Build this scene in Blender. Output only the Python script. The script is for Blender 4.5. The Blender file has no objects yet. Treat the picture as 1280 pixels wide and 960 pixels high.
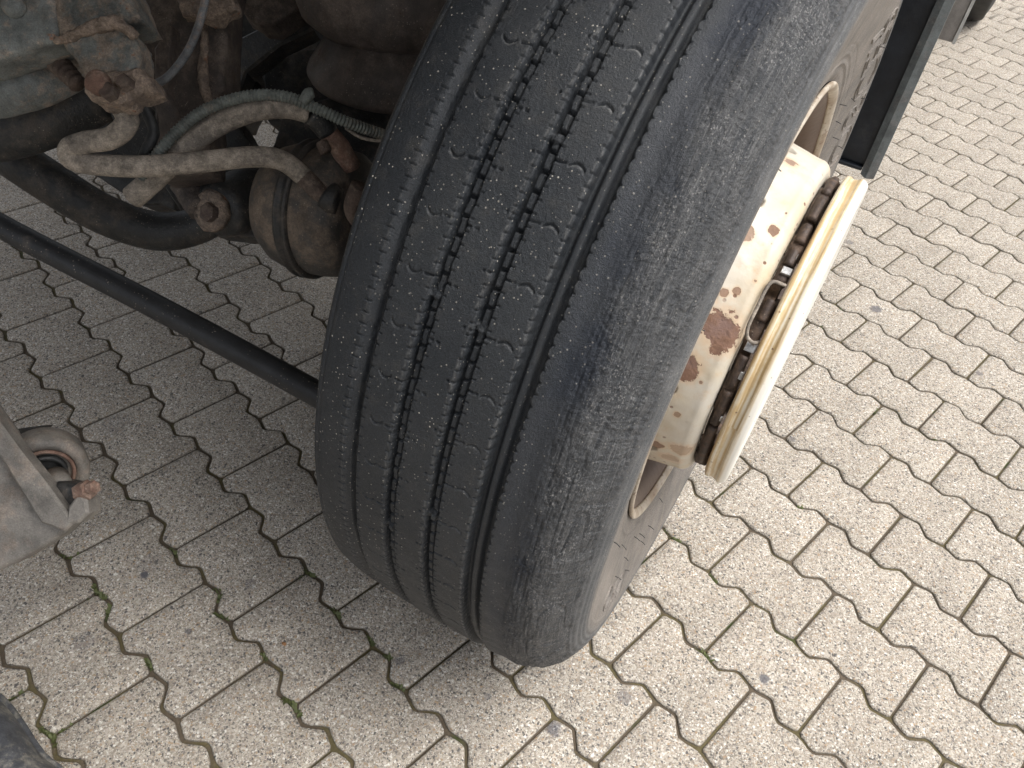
import bpy, math, random
import numpy as np
from mathutils import Vector, Matrix
random.seed(7)
rng = np.random.default_rng(7)
scene = bpy.context.scene
COL = scene.collection

# ---------------------------------------------------------------- camera
# world frame: X = outboard from the truck, Y = towards its rear, Z up; origin on the ground under the wheel centre
CAM = Vector((0.2619, -0.941, 1.1676))
RIGHT = Vector((0.86325, 0.49276, 0.10944)); UP = Vector((-0.40716, 0.55163, 0.72796)); BACK = Vector((0.29834, -0.67297, 0.67683))
cd = bpy.data.cameras.new('camera'); cam = bpy.data.objects.new('camera', cd); COL.objects.link(cam)
cam.matrix_world = Matrix(((RIGHT.x, UP.x, BACK.x, CAM.x), (RIGHT.y, UP.y, BACK.y, CAM.y), (RIGHT.z, UP.z, BACK.z, CAM.z), (0, 0, 0, 1)))
cd.sensor_width = 36; cd.lens = 28.56; cd.clip_start = 0.02; cd.clip_end = 400
scene.camera = cam

# ---------------------------------------------------------------- daylight
SUN_EL, SUN_AZ = math.radians(66), math.radians(82)      # azimuth from +Y towards +X
w = bpy.data.worlds.new('World'); scene.world = w; w.use_nodes = True
nt = w.node_tree; bg = nt.nodes['Background']
sky = nt.nodes.new('ShaderNodeTexSky'); sky.sky_type = 'NISHITA'; sky.sun_disc = False
sky.sun_elevation = SUN_EL; sky.sun_rotation = SUN_AZ
sky.air_density = 1.0; sky.dust_density = 6.0; sky.ozone_density = 1.0
hs = nt.nodes.new('ShaderNodeHueSaturation'); hs.inputs['Saturation'].default_value = .35      # bright, thinly overcast sky
nt.links.new(sky.outputs[0], hs.inputs['Color']); nt.links.new(hs.outputs[0], bg.inputs[0]); bg.inputs[1].default_value = 0.15
sl = bpy.data.lights.new('sun', 'SUN'); sun = bpy.data.objects.new('sun', sl); COL.objects.link(sun)
sl.energy = 1.12; sl.angle = math.radians(30); sl.color = (1.0, 0.98, 0.95)
sd = Vector((math.sin(SUN_AZ) * math.cos(SUN_EL), math.cos(SUN_AZ) * math.cos(SUN_EL), math.sin(SUN_EL)))
sun.rotation_euler = sd.to_track_quat('Z', 'Y').to_euler()
scene.view_settings.view_transform = 'Standard'; scene.view_settings.look = 'None'
scene.view_settings.exposure = 0.74; scene.view_settings.gamma = 1.0

# ---------------------------------------------------------------- helpers
F_PX = 1015.4
def at(px, py, D):
    """world point seen at photo pixel (1280x960) at depth D metres along the view axis"""
    return CAM + RIGHT * ((px - 640) / F_PX * D) - UP * ((py - 480) / F_PX * D) - BACK * D

def link(o, parent=None):
    COL.objects.link(o)
    if parent is not None: o.parent = parent
    return o
def mesh_np(name, V, F, mat, parent=None, smooth=True):
    """V (n,3) array, F list of faces or (m,k) int array"""
    me = bpy.data.meshes.new(name)
    if isinstance(F, np.ndarray):
        n, k = F.shape
        me.vertices.add(len(V)); me.vertices.foreach_set('co', np.asarray(V, np.float32).ravel())
        me.loops.add(n * k); me.loops.foreach_set('vertex_index', F.astype(np.int32).ravel())
        me.polygons.add(n); me.polygons.foreach_set('loop_start', np.arange(0, n * k, k, dtype=np.int32))
        me.polygons.foreach_set('loop_total', np.full(n, k, np.int32))
        me.update(calc_edges=True)
    else:
        me.from_pydata([tuple(v) for v in V], [], F)
    if smooth: me.polygons.foreach_set('use_smooth', np.ones(len(me.polygons), bool))
    mats = mat if isinstance(mat, (list, tuple)) else [mat]
    for m in mats: me.materials.append(m)
    me.update()
    return link(bpy.data.objects.new(name, me), parent)

class MB:
    def __init__(s): s.V = []; s.F = []; s.sm = []
    def add(s, V, F, smooth=True):
        b = len(s.V); s.V += [Vector(v) for v in V]; s.F += [tuple(i + b for i in f) for f in F]; s.sm += [smooth] * len(F); return s
    def tube(s, pts, rad, seg=14, sub=8, cap=True, corr=0, pitch=.004):
        """round tube along a smoothed path; corr adds corrugations"""
        P = [Vector(p) for p in pts]; n = len(P)
        rs = rad if isinstance(rad, (list, tuple)) else [rad] * n
        Q = [P[0] * 2 - P[1]] + P + [P[-1] * 2 - P[-2]]; R = [rs[0]] + list(rs) + [rs[-1]]
        path = []
        for i in range(1, n):
            for k in range(sub):
                t = k / sub; p0, p1, p2, p3 = Q[i-1:i+3]
                path.append((.5 * ((2*p1) + (p2-p0)*t + (2*p0-5*p1+4*p2-p3)*t*t + (3*p1-3*p2+p3-p0)*t**3), R[i]*(1-t) + R[i+1]*t))
        path.append((P[-1], rs[-1]))
        if corr:
            out = []; acc = 0
            for i in range(len(path) - 1):
                a, b = path[i], path[i+1]; L = (b[0]-a[0]).length; m = max(1, int(L / (pitch / 6)))
                for k in range(m):
                    t = k / m; d = acc + L*t
                    out.append((a[0].lerp(b[0], t), a[1]*(1-t)+b[1]*t + corr * max(-.6, math.cos(2*math.pi*d/pitch))))
                acc += L
            path = out
        ref = (path[1][0] - path[0][0]).orthogonal().normalized(); rings = []; V = []; F = []
        for i, (p, r) in enumerate(path):
            d = (path[min(i+1, len(path)-1)][0] - path[max(i-1, 0)][0]).normalized()
            ref = (ref - d * ref.dot(d)).normalized(); b = d.cross(ref)
            for k in range(seg):
                a = 2*math.pi*k/seg; V.append(p + (ref*math.cos(a) + b*math.sin(a)) * r)
        for i in range(len(path)-1):
            for k in range(seg):
                a = i*seg+k; b2 = i*seg+(k+1) % seg; F.append((a, b2, b2+seg, a+seg))
        if cap:
            F.append(tuple(range(seg))[::-1]); F.append(tuple(range((len(path)-1)*seg, len(path)*seg)))
        return s.add(V, F)
    def lathe(s, prof, o, axis, seg=40, ref=None, hexa=False):
        """prof: list of (distance along axis, radius)"""
        ax = Vector(axis).normalized(); o = Vector(o)
        ref = (Vector(ref) if ref else ax.orthogonal()); ref = (ref - ax*ref.dot(ax)).normalized(); b = ax.cross(ref)
        V = []; F = []
        for (h, r) in prof:
            for k in range(seg):
                a = 2*math.pi*k/seg; V.append(o + ax*h + (ref*math.cos(a) + b*math.sin(a))*r)
        for i in range(len(prof)-1):
            for k in range(seg):
                a = i*seg+k; b2 = i*seg+(k+1) % seg; F.append((a, b2, b2+seg, a+seg))
        F.append(tuple(range(seg))[::-1]); F.append(tuple(range((len(prof)-1)*seg, len(prof)*seg)))
        return s.add(V, F, not hexa)
    def slab(s, pts, ext, bev=.003):
        """closed polygon (3-D points) extruded by vector ext, with a small bevel round both faces"""
        P = [Vector(p) for p in pts]; n = len(P); c = sum(P, Vector()) / n; e = Vector(ext); eu = e.normalized()
        def inset(d):
            out = []
            for i in range(n):
                a, b, c2 = P[i-1], P[i], P[(i+1) % n]
                d1 = (b-a).normalized(); d2 = (c2-b).normalized()
                nrm = (P[1]-P[0]).cross(P[2]-P[1])
                nn = sum(((P[k]-c).cross(P[(k+1) % n]-c) for k in range(n)), Vector()).normalized()
                m = (nn.cross(d1) + nn.cross(d2)); 
                m = m.normalized() if m.length > 1e-6 else nn.cross(d1)
                out.append(b + m*d)
            return out
        I = inset(bev)
        V = I + [p + eu*bev for p in P] + [p + e - eu*bev for p in P] + [p + e for p in I]
        F = [tuple(range(n))[::-1], tuple(range(3*n, 4*n))]
        for k in range(3):
            for i in range(n):
                j = (i+1) % n; F.append((k*n+i, k*n+j, (k+1)*n+j, (k+1)*n+i))
        return s.add(V, F, False)
    def box(s, lo, hi, bev=.004):
        x0, y0, z0 = lo; x1, y1, z1 = hi
        return s.slab([(x0, y0, z0), (x1, y0, z0), (x1, y1, z0), (x0, y1, z0)], (0, 0, z1-z0), bev)
    def build(s, name, mat, parent=None):
        me = bpy.data.meshes.new(name); me.from_pydata([tuple(v) for v in s.V], [], s.F)
        me.polygons.foreach_set('use_smooth', s.sm); me.materials.append(mat)
        import bmesh
        bm = bmesh.new(); bm.from_mesh(me); bmesh.ops.recalc_face_normals(bm, faces=bm.faces); bm.to_mesh(me); bm.free()
        me.update()
        return link(bpy.data.objects.new(name, me), parent)

def rough_up(o, amp, freq, seed=0, cuts=0):
    """subdivide and displace a small mesh so that castings look uneven and mud-caked"""
    import bmesh
    from mathutils import noise
    me = o.data
    if cuts:
        bm = bmesh.new(); bm.from_mesh(me); bmesh.ops.triangulate(bm, faces=[f for f in bm.faces if len(f.verts) > 4])
        for _ in range(cuts): bmesh.ops.subdivide_edges(bm, edges=[e for e in bm.edges if e.calc_length() > .004], cuts=1, use_grid_fill=True)
        bm.to_mesh(me); bm.free()
    for v in me.vertices:
        p = v.co * freq + Vector((seed*7.1, seed*3.3, 0))
        v.co += noise.noise_vector(p) * amp + noise.noise_vector(p*2.7) * amp * .5
    if cuts >= 3: me.polygons.foreach_set('use_smooth', [True]*len(me.polygons))
    me.update()

# ---------------------------------------------------------------- materials
class M:
    def __init__(s, name):
        s.m = bpy.data.materials.new(name); s.m.use_nodes = True; s.t = s.m.node_tree; s.b = s.t.nodes['Principled BSDF']
        s._tc = None
    def n(s, typ, **kw):
        nd = s.t.nodes.new(typ)
        for k, v in kw.items():
            if k.startswith('i_'):
                key = k[2:]; key = int(key) if key.isdigit() else key.replace('_', ' ')
                s.put(nd.inputs[key], v)
            else: setattr(nd, k, v)
        return nd
    def put(s, sock, v):
        if isinstance(v, bpy.types.NodeSocket): s.t.links.new(v, sock)
        elif isinstance(v, bpy.types.Node): s.t.links.new(v.outputs[0], sock)
        else:
            if isinstance(v, (tuple, list)) and len(v) == 3 and sock.type == 'RGBA': v = (*v, 1)
            sock.default_value = v
    def math(s, op, a, b=0.0, c=None, clamp=False):
        nd = s.t.nodes.new('ShaderNodeMath'); nd.operation = op; nd.use_clamp = clamp
        s.put(nd.inputs[0], a); s.put(nd.inputs[1], b)
        if c is not None: s.put(nd.inputs[2], c)
        return nd.outputs[0]
    def mix(s, f, a, b):
        nd = s.t.nodes.new('ShaderNodeMix'); nd.data_type = 'RGBA'
        s.put(nd.inputs[0], f); s.put(nd.inputs[6], a); s.put(nd.inputs[7], b); return nd.outputs[2]
    def ramp(s, v, stops, interp='LINEAR'):
        nd = s.t.nodes.new('ShaderNodeValToRGB'); s.put(nd.inputs[0], v); cr = nd.color_ramp; cr.interpolation = interp
        while len(cr.elements) < len(stops): cr.elements.new(.5)
        for e, (p, c) in zip(cr.elements, stops):
            e.position = p; c = (c, c, c) if not isinstance(c, (tuple, list)) else c; e.color = (*c, 1)
        return nd.outputs[0]
    def rng(s, v, a, b, c=0.0, d=1.0, smooth=True):
        nd = s.t.nodes.new('ShaderNodeMapRange'); nd.interpolation_type = 'SMOOTHSTEP' if smooth else 'LINEAR'
        s.put(nd.inputs[0], v)
        for i, x in enumerate((a, b, c, d)): s.put(nd.inputs[i+1], x)
        return nd.outputs[0]
    def noise(s, vec, scale, detail=4, rough=.55, out=0):
        nd = s.n('ShaderNodeTexNoise'); s.put(nd.inputs['Vector'], vec); s.put(nd.inputs['Scale'], scale)
        nd.inputs['Detail'].default_value = detail; nd.inputs['Roughness'].default_value = rough; return nd.outputs[out]
    def vor(s, vec, scale, out='Distance', feature='F1'):
        nd = s.n('ShaderNodeTexVoronoi'); nd.feature = feature; s.put(nd.inputs['Vector'], vec); s.put(nd.inputs['Scale'], scale); return nd.outputs[out]
    def pos(s): return s.n('ShaderNodeNewGeometry').outputs['Position']
    def obj(s): return s.n('ShaderNodeTexCoord').outputs['Object']
    def sep(s, v): nd = s.n('ShaderNodeSeparateXYZ'); s.put(nd.inputs[0], v); return nd.outputs
    def comb(s, x, y, z):
        nd = s.n('ShaderNodeCombineXYZ')
        for i, v in enumerate((x, y, z)): s.put(nd.inputs[i], v)
        return nd.outputs[0]
    def bump(s, h, dist, strength=1.0, normal=None):
        nd = s.n('ShaderNodeBump'); s.put(nd.inputs['Height'], h); nd.inputs['Distance'].default_value = dist
        nd.inputs['Strength'].default_value = strength
        if normal is not None: s.put(nd.inputs['Normal'], normal)
        return nd.outputs[0]
    def out(s, col=None, rough=None, metal=None, normal=None, spec=None):
        for k, v in (('Base Color', col), ('Roughness', rough), ('Metallic', metal), ('Normal', normal), ('Specular IOR Level', spec)):
            if v is not None: s.put(s.b.inputs[k], v)
        return s.m

def dirty(name, base, dirt, amount=.5, scale=14, rough=.7, metal=0.0, rust=None, rust_amt=.0, bumpd=.0015, grit=True, fine=260):
    m = M(name); p = m.pos()
    n1 = m.noise(p, scale, 6, .65); n2 = m.noise(p, scale*5, 5, .7); n3 = m.noise(p, fine, 3, .6)
    mask = m.rng(m.math('ADD', m.math('MULTIPLY', n1, .6), m.math('MULTIPLY', n2, .4)), .62-amount*.35, .72-amount*.3)
    vb = m.mix(m.math('MULTIPLY', n2, .6), base, tuple(c*.6 for c in base))
    dcol = m.mix(n3, tuple(c*.55 for c in dirt), tuple(min(1, c*1.35) for c in dirt))
    col = m.mix(mask, vb, dcol)
    if rust:
        rm = m.rng(m.noise(p, scale*1.7+3, 6, .7), .72-rust_amt*.35, .76-rust_amt*.32)
        rc = m.mix(m.noise(p, scale*9, 4, .6), tuple(c*.5 for c in rust), rust)
        col = m.mix(rm, col, rc)
    if grit:
        v = m.vor(p, 210); g = m.math('MULTIPLY', m.rng(v, .22, .12), m.rng(m.noise(p, 30, 2), .5, .62))
        col = m.mix(m.math('MULTIPLY', g, .55), col, (.34, .29, .23))
    sc = m.n('ShaderNodeVectorMath', operation='SCALE'); m.put(sc.inputs[0], col)
    m.put(sc.inputs['Scale'], m.math('MULTIPLY', m.rng(m.noise(p, scale*2.6, 6, .7), .36, .64, .62, 1.28, False), m.rng(m.noise(p, 700, 3, .7), .35, .65, .8, 1.2, False))); col = sc.outputs[0]
    h = m.math('ADD', m.math('MULTIPLY', n2, .9), m.math('MULTIPLY', n3, .6))
    nm = m.bump(h, bumpd); rg = m.rng(mask, 0, 1, rough, min(1, rough+.25))
    return m.out(col, rg, metal, nm)

MAT = {}
MAT['black'] = dirty('black_metal', (0.025, 0.026, 0.026), (0.079, 0.068, 0.058), .42, 12, .5)
MAT['black_clean'] = dirty('black_rod_paint', (.020, .021, .023), (.07, .062, .055), .15, 9, .5, grit=True, bumpd=.0005)
MAT['greygreen'] = dirty('grey_green_paint', (0.187, 0.202, 0.195), (0.339, 0.281, 0.230), .42, 16, .6, rust=(0.351, 0.198, 0.131), rust_amt=.25, bumpd=.002)
MAT['greybracket'] = dirty('weathered_grey_paint', (0.204, 0.189, 0.168), (0.243, 0.204, 0.170), .45, 11, .6, rust=(0.186, 0.129, 0.100), rust_amt=.1, bumpd=.001)
MAT['mud'] = dirty('caked_mud', (0.190, 0.151, 0.125), (0.288, 0.224, 0.175), .6, 25, .85, rust=(0.350, 0.189, 0.119), rust_amt=.35, bumpd=.004)
MAT['muddy'] = dirty('mud_caked_grey_paint', (0.151, 0.161, 0.151), (0.276, 0.225, 0.179), .55, 22, .75, rust=(0.282, 0.160, 0.109), rust_amt=.25, bumpd=.004)
MAT['rust'] = dirty('rust', (0.206, 0.120, 0.088), (0.251, 0.175, 0.136), .5, 30, .8, bumpd=.002)
MAT['darkrust'] = dirty('dark_rust', (0.094, 0.065, 0.052), (0.135, 0.105, 0.085), .5, 22, .75, bumpd=.002)
MAT['brown'] = dirty('brown_frame_paint', (0.076, 0.061, 0.053), (0.151, 0.121, 0.100), .45, 15, .7, rust=(0.155, 0.094, 0.069), rust_amt=.2, bumpd=.002)
MAT['hose'] = dirty('dusty_rubber_hose', (0.202, 0.176, 0.149), (0.321, 0.279, 0.231), .6, 30, .85, bumpd=.0010, fine=520)
MAT['conduit'] = dirty('green_grey_conduit', (0.149, 0.166, 0.153), (0.246, 0.221, 0.187), .3, 22, .55, bumpd=.0003)
MAT['bellows'] = dirty('brown_rubber_bellows', (0.083, 0.068, 0.060), (0.130, 0.104, 0.088), .5, 10, .6, rust=(0.088, 0.056, 0.044), rust_amt=.25, bumpd=.0006)
MAT['canister'] = dirty('canister_paint', (0.064, 0.059, 0.053), (0.161, 0.126, 0.097), .45, 9, .6, rust=(0.167, 0.108, 0.077), rust_amt=.15, bumpd=.0008)
MAT['cable'] = dirty('grey_cable', (0.176, 0.186, 0.195), (0.293, 0.234, 0.195), .3, 20, .6, bumpd=.0004)
MAT['flap'] = dirty('dark_mudguard_plastic', (.016, .020, .027), (.035, .036, .038), .3, 6, .42, grit=False, bumpd=.0004)
MAT['flap_edge'] = dirty('grey_green_edge', (.105, .118, .120), (.15, .145, .14), .4, 10, .5, grit=False, bumpd=.0004)
MAT['panel'] = dirty('grey_panel', (.25, .235, .22), (.30, .27, .24), .4, 5, .5, grit=False, bumpd=.0003)
MAT['panel_edge'] = dirty('light_panel_edge', (.48, .48, .46), (.40, .37, .33), .3, 5, .5, grit=False, bumpd=.0003)
MAT['steel'] = dirty('bare_steel', (.55, .55, .54), (.25, .21, .17), .25, 40, .3, metal=.7, bumpd=.0003)
MAT['nut'] = dirty('brown_coated_nut', (.070, .050, .040), (.13, .09, .065), .45, 40, .55, metal=.3, bumpd=.0006)
MAT['shoe'] = dirty('dusty_grey_leather', (.075, .078, .086), (.20, .19, .165), .38, 22, .6, bumpd=.0008)
MAT['body'] = dirty('body_underside', (.35, .34, .32), (.25, .22, .18), .4, 5, .8, grit=False)  # kept pale so the floor overhead bounces light down

ZC = .5274
def hit_disc(px_, py_):
    """point of the wheel drum (wheel's own axes) that the photo shows at this pixel"""
    d = (at(px_, py_, 1) - CAM).normalized(); t = .3
    while t < 2:
        P = CAM + d*t; x = P.x*.99986 - (P.z-ZC)*.01693; z = P.x*.01693 + (P.z-ZC)*.99986; y = P.y
        if math.hypot(y, z) < float(np.interp(x, (-.02, .05, .10, .16, .176, .19), (.262, .25, .2355, .2235, .2215, .205))): break
        t += .0005
    return (x, y, z)
DISC_SPOTS = [(900, 412, .0225, 1), (857, 458, .017, 1), (905, 366, .0045, .8), (921, 364, .004, .8), (967, 288, .0065, .9), (934, 292, .009, .7), (944, 352, .003, .7), (988, 203, .009, .8), (820, 556, .010, .8), (852, 562, .013, .35), (836, 572, .014, .3), (876, 478, .0025, .7), (846, 518, .004, .6), (884, 505, .004, .5), (1000, 250, .003, .6)]
def paint_mat():
    """cream wheel paint, chalky, stained yellow, with rust blisters"""
    m = M('cream_wheel_paint'); o = m.obj(); x, y, z = m.sep(o)
    n1 = m.noise(o, 9, 5, .6); n2 = m.noise(o, 38, 6, .7); n3 = m.noise(o, 170, 4, .6)
    col = m.mix(m.rng(n1, .35, .7), (.63, .59, .51), (.56, .47, .33))
    col = m.mix(m.math('MULTIPLY', m.rng(n2, .52, .75), .65), col, (.58, .42, .25))
    # rust blisters: big ones at chosen places on the drum, plus scattered small ones
    spots = [(hit_disc(px_, py_), r_, s_) for px_, py_, r_, s_ in DISC_SPOTS]
    big = None
    for (c, r, sv) in spots:
        d = m.n('ShaderNodeVectorMath', operation='DISTANCE'); m.put(d.inputs[0], o); d.inputs[1].default_value = c
        dd = m.math('ADD', d.outputs['Value'], m.math('ADD', m.math('MULTIPLY', m.math('SUBTRACT', n2, .5), r*2.2), m.math('MULTIPLY', m.math('SUBTRACT', n3, .5), r*.9)))
        k = m.math('MULTIPLY', m.rng(dd, r*1.04, r*.92), sv); hk = m.rng(dd, r*1.7, r*.9)
        big = k if big is None else m.math('MAXIMUM', big, k); halo = hk if c is spots[0][0] else m.math('MAXIMUM', halo, hk)
    small = m.math('MULTIPLY', m.rng(m.vor(o, 62), .17, .10), m.rng(n1, .44, .56))
    rm = m.math('MAXIMUM', big, small)
    col = m.mix(m.math('MULTIPLY', halo, .5), col, (.62, .40, .22))
    rc = m.mix(n3, (.14, .075, .050), (.30, .175, .115))
    rc = m.mix(m.rng(n2, .4, .7), rc, (.22, .14, .115))
    col = m.mix(rm, col, rc)
    h = m.math('ADD', m.math('MULTIPLY', n3, .3), m.math('MULTIPLY', rm, m.math('SUBTRACT', n3, .9)))
    return m.out(col, m.rng(rm, 0, 1, .42, .9), 0, m.bump(h, .0012))
MAT['paint'] = paint_mat()

def rim_mat():
    m = M('dirty_rim_paint'); o = m.obj(); n = m.noise(o, 20, 5, .6); n2 = m.noise(o, 140, 4, .6)
    col = m.mix(m.rng(n, .35, .65), (.50, .45, .37), (.32, .25, .18)); col = m.mix(m.rng(n2, .55, .7), col, (.20, .13, .09))
    return m.out(col, .55, 0, m.bump(n2, .0006))
MAT['rim'] = rim_mat()
def ring_mat():
    """trim ring: yellowed cream paint with runs that follow the rim"""
    m = M('yellowed_ring_paint'); o = m.obj(); x, y, z = m.sep(o)
    a = m.math('ARCTAN2', z, y)
    v = m.comb(m.math('MULTIPLY', x, 260), m.math('MULTIPLY', a, 1.6), 0)
    n1 = m.noise(v, 1.0, 5, .55); n2 = m.noise(o, 60, 5, .65)
    st = m.math('ADD', m.math('MULTIPLY', n1, .8), m.math('MULTIPLY', n2, .2))
    col = m.ramp(st, [(.30, (.80, .78, .70)), (.44, (.74, .66, .50)), (.54, (.58, .43, .23)), (.70, (.48, .33, .17))])
    col = m.mix(m.rng(x, .229, .236), col, (.76, .74, .67))
    sp = m.rng(m.vor(o, 95), .16, .08); spm = m.math('MULTIPLY', sp, m.rng(n2, .45, .6))
    col = m.mix(spm, col, (.20, .12, .07))
    return m.out(col, .38, 0, m.bump(n2, .0006))
MAT['ring'] = ring_mat()

def brown_mat():
    m = M('rim_well_shade_brown'); o = m.obj()
    n = m.noise(o, 25, 5, .6); n2 = m.noise(o, 120, 4, .6)
    return m.out(m.mix(n, (.085, .055, .042), (.16, .112, .085)), .45, .0, m.bump(n2, .0006))
MAT['well'] = brown_mat()

def tyre_mat():
    m = M('worn_tyre_rubber'); o = m.obj(); x, y, z = m.sep(o)
    r = m.math('SQRT', m.math('ADD', m.math('MULTIPLY', y, y), m.math('MULTIPLY', z, z)))
    a = m.math('ARCTAN2', z, y); t = m.math('MULTIPLY', a, .54)
    uv = m.comb(x, t, r)
    big = m.noise(o, 7, 4, .6); mid = m.noise(o, 45, 5, .6); fine = m.noise(o, 420, 4, .65); fine2 = m.noise(o, 1300, 2, .5)
    tread = m.mix(m.rng(big, .35, .65), (.011, .0140, .0180), (.022, .025, .0285))
    tread = m.mix(m.math('MULTIPLY', m.rng(mid, .5, .75), .5), tread, (.042, .041, .039))
    # outer shoulder: polished band first, then feathered wear with pale scuffs
    tw = m.math('MULTIPLY', t, 1.0)
    sx = m.noise(m.comb(m.math('MULTIPLY', x, 160), m.math('MULTIPLY', tw, 24), m.math('MULTIPLY', r, 160)), 1.0, 6, .7)
    shoulder = m.mix(m.rng(sx, .35, .70), (.034, .037, .041), (.076, .077, .078))
    polish = (.012, .016, .024)
    shw = m.math('ADD', m.math('ADD', x, m.math('MULTIPLY', m.math('SUBTRACT', big, .5), .055)), m.math('MULTIPLY', m.math('SUBTRACT', mid, .5), .012))
    col = m.mix(m.rng(shw, .083, .098), tread, m.mix(m.rng(big, .4, .6), polish, (.024, .027, .032)))
    col = m.mix(m.rng(shw, .112, .140), col, shoulder)
    side = m.mix(m.rng(m.noise(o, 16, 5, .6), .35, .7), (.135, .124, .112), (.205, .185, .165))
    radial = m.noise(m.comb(m.math('MULTIPLY', r, 20), m.math('MULTIPLY', a, 22), x), 1.0, 4, .6)
    side = m.mix(m.rng(radial, .45, .75), side, (.19, .165, .14))
    outer = m.mix(m.rng(m.noise(o, 30, 4), .35, .7), (.075, .078, .080), (.115, .115, .114))
    side = m.mix(m.rng(r, .472, .445), outer, side)
    col = m.mix(m.math('MULTIPLY', m.rng(r, .497, .478), m.rng(x, 0, .1)), col, side)
    # pale grit pressed into the rubber
    v = m.n('ShaderNodeTexVoronoi'); m.put(v.inputs['Vector'], o); v.inputs['Scale'].default_value = 240
    vr = m.sep(v.outputs['Color'])[0]
    dens = m.rng(m.math('ADD', m.noise(o, 12, 3), m.math('MULTIPLY', x, -1.0)), .45, .75)
    spk = m.math('MULTIPLY', m.rng(v.outputs['Distance'], m.math('MULTIPLY', vr, .26), m.math('MULTIPLY', vr, .15)), m.rng(vr, .25, .3))
    spk = m.math('MULTIPLY', spk, m.math('ADD', m.math('MULTIPLY', dens, .9), .35))
    col = m.mix(spk, col, (.36, .34, .30))
    micro = m.noise(o, 900, 3, .7)
    ms = m.n('ShaderNodeVectorMath', operation='SCALE'); m.put(ms.inputs[0], col); m.put(ms.inputs['Scale'], m.rng(micro, .35, .68, .65, 1.75, False)); col = ms.outputs[0]
    ln = m.noise(m.comb(m.math('MULTIPLY', x, 620), m.math('MULTIPLY', t, 22), m.math('MULTIPLY', r, 620)), 1.0, 4, .6)
    lines = m.math('MULTIPLY', m.rng(ln, .55, .66), m.rng(shw, .112, .130)); lines = m.math('MULTIPLY', lines, m.rng(r, .485, .50))
    col = m.mix(m.math('MULTIPLY', lines, .55), col, (.16, .16, .158))
    dust_highlight = m.n('ShaderNodeAttribute', attribute_name='dust_highlight').outputs['Fac']
    col = m.mix(m.math('MULTIPLY', dust_highlight, .75), col, (.20, .20, .195))
    # small scuffed flecks on the outer shoulder
    fl = m.noise(m.comb(m.math('MULTIPLY', x, 520), m.math('MULTIPLY', t, 330), m.math('MULTIPLY', r, 520)), 1.0, 3, .6)
    flm = m.math('MULTIPLY', m.math('MULTIPLY', m.rng(fl, .56, .64), m.rng(shw, .112, .135)), m.rng(m.noise(o, 22, 4, .6), .44, .60))
    flm = m.math('MULTIPLY', flm, m.rng(r, .485, .50))
    col = m.mix(m.math('MULTIPLY', flm, .75), col, (.24, .235, .23))
    wr = m.noise(m.comb(m.math('MULTIPLY', x, 330), m.math('MULTIPLY', m.math('ADD', t, m.math('MULTIPLY', x, .5)), 300), m.math('MULTIPLY', r, 330)), 1.0, 5, .65)
    h = m.math('ADD', m.math('MULTIPLY', fine, .75), m.math('MULTIPLY', fine2, .45)); h = m.math('ADD', h, m.math('MULTIPLY', m.math('MULTIPLY', ln, 1.3), m.math('MULTIPLY', m.rng(x, .095, .13), m.rng(r, .48, .50))))
    wrm = m.math('MULTIPLY', m.rng(x, .095, .13), m.rng(r, .48, .50))
    h = m.math('ADD', h, m.math('MULTIPLY', m.math('MULTIPLY', wr, 2.8), wrm))
    h = m.math('ADD', h, m.math('MULTIPLY', spk, .5))
    rg = m.math('ADD', m.rng(mid, .3, .7, .50, .64), m.math('MULTIPLY', m.rng(r, .497, .475), .2))
    return m.out(col, rg, 0, m.bump(h, .0011), .45)
MAT['tyre'] = tyre_mat()
MAT['plain_tyre'] = dirty('plain_tyre_rubber', (.032, .033, .034), (.075, .07, .065), .35, 8, .65, grit=False, bumpd=.0008)

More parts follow.
